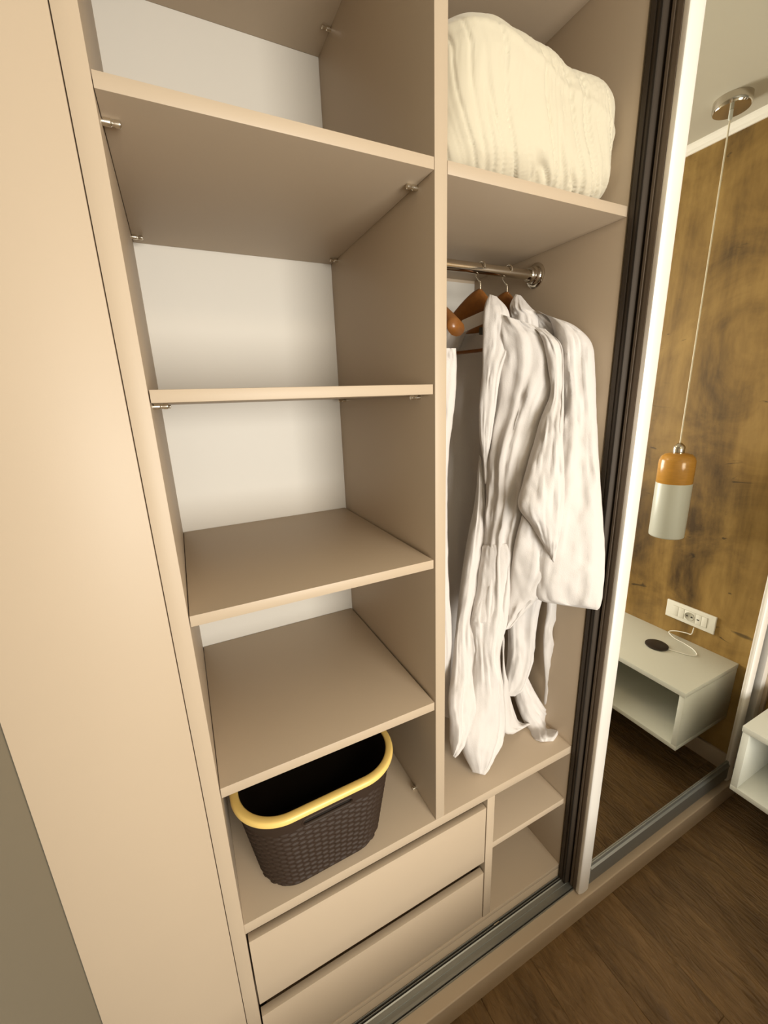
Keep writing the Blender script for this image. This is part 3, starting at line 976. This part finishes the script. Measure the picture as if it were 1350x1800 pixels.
# ---------------------------------------------------------------- nightstand, floating on the wood wall
NX0, NX1, NY1, NY0 = 1.165, XR - 0.0005, -0.158, -0.70
NZ0, NZ1 = -1.4305, -1.154
NS = thing('nightstand', ((NX0 + NX1) / 2, (NY0 + NY1) / 2, NZ0 + Z0), 'white floating nightstand with an open front, fixed to the brown wood wall', 'nightstand')
box('top_board', NX0 - 0.004, NX1, NY0, NY1 + 0.002, NZ1 - 0.022, NZ1, LACQ, NS, bev=0.0012)
box('bottom_board', NX0, NX1, NY0, NY1, NZ0, NZ0 + 0.020, LACQ, NS, bev=0.0012)
box('side_board', NX0, NX1, NY1 - 0.020, NY1, NZ0 + 0.020, NZ1 - 0.022, LACQ, NS, bev=0.0008)
box('side_board', NX0, NX1, NY0, NY0 + 0.020, NZ0 + 0.020, NZ1 - 0.022, LACQ, NS, bev=0.0008)
box('back_board', NX1 - 0.03, NX1, NY0 + 0.02, NY1 - 0.02, NZ0 + 0.020, NZ1 - 0.022, LACQ, NS, bev=0)

# charging pad with its cable
CP = thing('charging_pad', (1.381, -0.400, NZ1 + Z0), 'round dark charging pad lying on the white nightstand', 'charger')
lathe('pad', [(0, 0), (0.043, 0), (0.046, 0.002), (0.046, 0.006), (0.043, 0.008), (0, 0.008)], (1.381, -0.400, NZ1 + Z0), DARKPAD, CP)
zz = NZ1 + Z0 + 0.003
o = wire('cable', [(1.395, -0.357, zz), (1.405, -0.33, zz), (1.4282, -0.285, zz), (1.455, -0.272, zz), (1.485, -0.300, zz), (1.500, -0.345, zz), (1.505, -0.395, zz + 0.002), (1.520, -0.428, zz + 0.012), (1.532, -0.405, zz + 0.025), (1.536, -0.365, zz + 0.035), (1.537, -0.343, zz + 0.040), (1.538, -0.338, -1.075 + Z0)],
         0.0022, SOCKWHITE, CP)
o['label'] = 'thin white cable'

# ---------------------------------------------------------------- wall socket plate
SK = thing('wall_socket', (XR, -0.362, -1.0275 + Z0), 'long white switch and socket plate on the wood wall above the nightstand', 'socket')
sx = XR
box('plate', sx - 0.010, sx, -0.465, -0.260, -1.070, -0.985, SOCKWHITE, SK, bev=0.003, seg=3)
box('frame', sx - 0.0108, sx - 0.009, -0.436, -0.290, -1.052, -1.003, SOCKGREY, SK, bev=0)
for a in (-0.435, -0.4095):
    box('switch', sx - 0.0135, sx - 0.009, a, a + 0.0245, -1.051, -1.004, SOCKWHITE, SK, bev=0.001)
box('outlet', sx - 0.0125, sx - 0.009, -0.384, -0.3385, -1.051, -1.004, SOCKWHITE, SK, bev=0.001)
lathe('outlet_well', [(0, 0), (0.0185, 0), (0.0200, -0.0012), (0.0185, -0.0024), (0.0165, -0.0010), (0, -0.0008)], (sx - 0.0125, -0.3615, -1.0275 + Z0), SOCKGREY, SK, axis='x', seg=28)
for q in (-0.0095, 0.0095):
    lathe('pin_hole', [(0, 0), (0.0032, 0), (0.0032, -0.002), (0, -0.002)], (sx - 0.0135, -0.3615 + q, -1.0275 + Z0), RUBBER, SK, axis='x', seg=12)
box('usb_outlet', sx - 0.0125, sx - 0.009, -0.3375, -0.3140, -1.051, -1.004, SOCKWHITE, SK, bev=0.001)
box('usb_port', sx - 0.0132, sx - 0.012, -0.331, -0.321, -1.031, -1.026, RUBBER, SK, bev=0)
box('blank_module', sx - 0.0125, sx - 0.009, -0.3130, -0.2910, -1.051, -1.004, SOCKWHITE, SK, bev=0.001)

# ---------------------------------------------------------------- pendant lamp
PX, PY = 1.372, -0.428
PN = thing('pendant_lamp', (PX, PY, 0.905 + Z0), 'pendant lamp with wooden cap and white glass shade above the nightstand', 'lamp')
def lt(name, prof, m):
    return lathe(name, prof, (PX, PY, Z0), m, PN, seg=48)
o = lt('canopy', [(0, 0.905), (0.054, 0.905), (0.054, 0.878), (0.051, 0.873), (0, 0.873)], CHROME)
o['label'] = 'round chrome ceiling cap'
lt('cord_grip', [(0, 0.874), (0.006, 0.873), (0.006, 0.850), (0.0035, 0.845), (0, 0.845)], OPAL)
lt('cord', [(0, 0.85), (0.0026, 0.85), (0.0026, -0.235), (0, -0.235)], CORD)
lt('socket_cap', [(0, -0.228), (0.006, -0.230), (0.017, -0.240), (0.0205, -0.246), (0.0205, -0.272), (0.019, -0.276), (0, -0.276)], CHROME)
o = lt('wooden_cap', [(0, -0.270), (0.030, -0.271), (0.048, -0.276), (0.058, -0.286), (0.0635, -0.300), (0.0645, -0.315), (0.0645, -0.392), (0.063, -0.394), (0, -0.394)], LAMPWOOD)
o['label'] = 'honey coloured wooden cap'
o = lt('glass_shade', [(0, -0.393), (0.0635, -0.393), (0.0645, -0.396), (0.0645, -0.618), (0.0635, -0.623), (0.061, -0.625), (0.059, -0.622), (0.059, -0.40), (0, -0.398)], OPAL)
o['label'] = 'white opal glass cylinder'
# unseen ceiling lamp behind the photographer, added to carry the warm fill
CL = thing('added_ceiling_lamp', (0.1, -1.7, 0.905 + Z0), 'unseen flat round ceiling lamp, added for warm fill', 'lamp')
lathe('lamp_base', [(0, 0.905), (0.21, 0.905), (0.21, 0.885), (0.20, 0.88), (0, 0.88)], (0.1, -1.7, Z0), TRIMWHITE, CL)

# ---------------------------------------------------------------- unseen mattress and base behind the photographer, added to shade the lower wardrobe
BD = thing('added_bed', (0.60, -1.60, 0), 'unseen double mattress and base with a brown cover, added to shade the lower wardrobe', 'added_bed')
box('bed_base', -0.43, XR - 0.005, -2.35, -0.73, ZF + 0.06, ZF + 0.34, LACQ, BD, bev=0.01)
box('mattress', -0.41, XR - 0.010, -2.33, -0.75, ZF + 0.341, ZF + 0.51, mat('brown_bedspread', (0.10, 0.07, 0.045, 1), 0.9), BD, bev=0.04, seg=4)  # dark cover chosen to keep bounced light off the shelf undersides
for x_ in (-0.37, 1.46):
    for y_ in (-2.28, -0.80):
        box('leg', x_ - 0.025, x_ + 0.025, y_ - 0.025, y_ + 0.025, ZF, ZF + 0.062, LACQ, BD, bev=0.002)
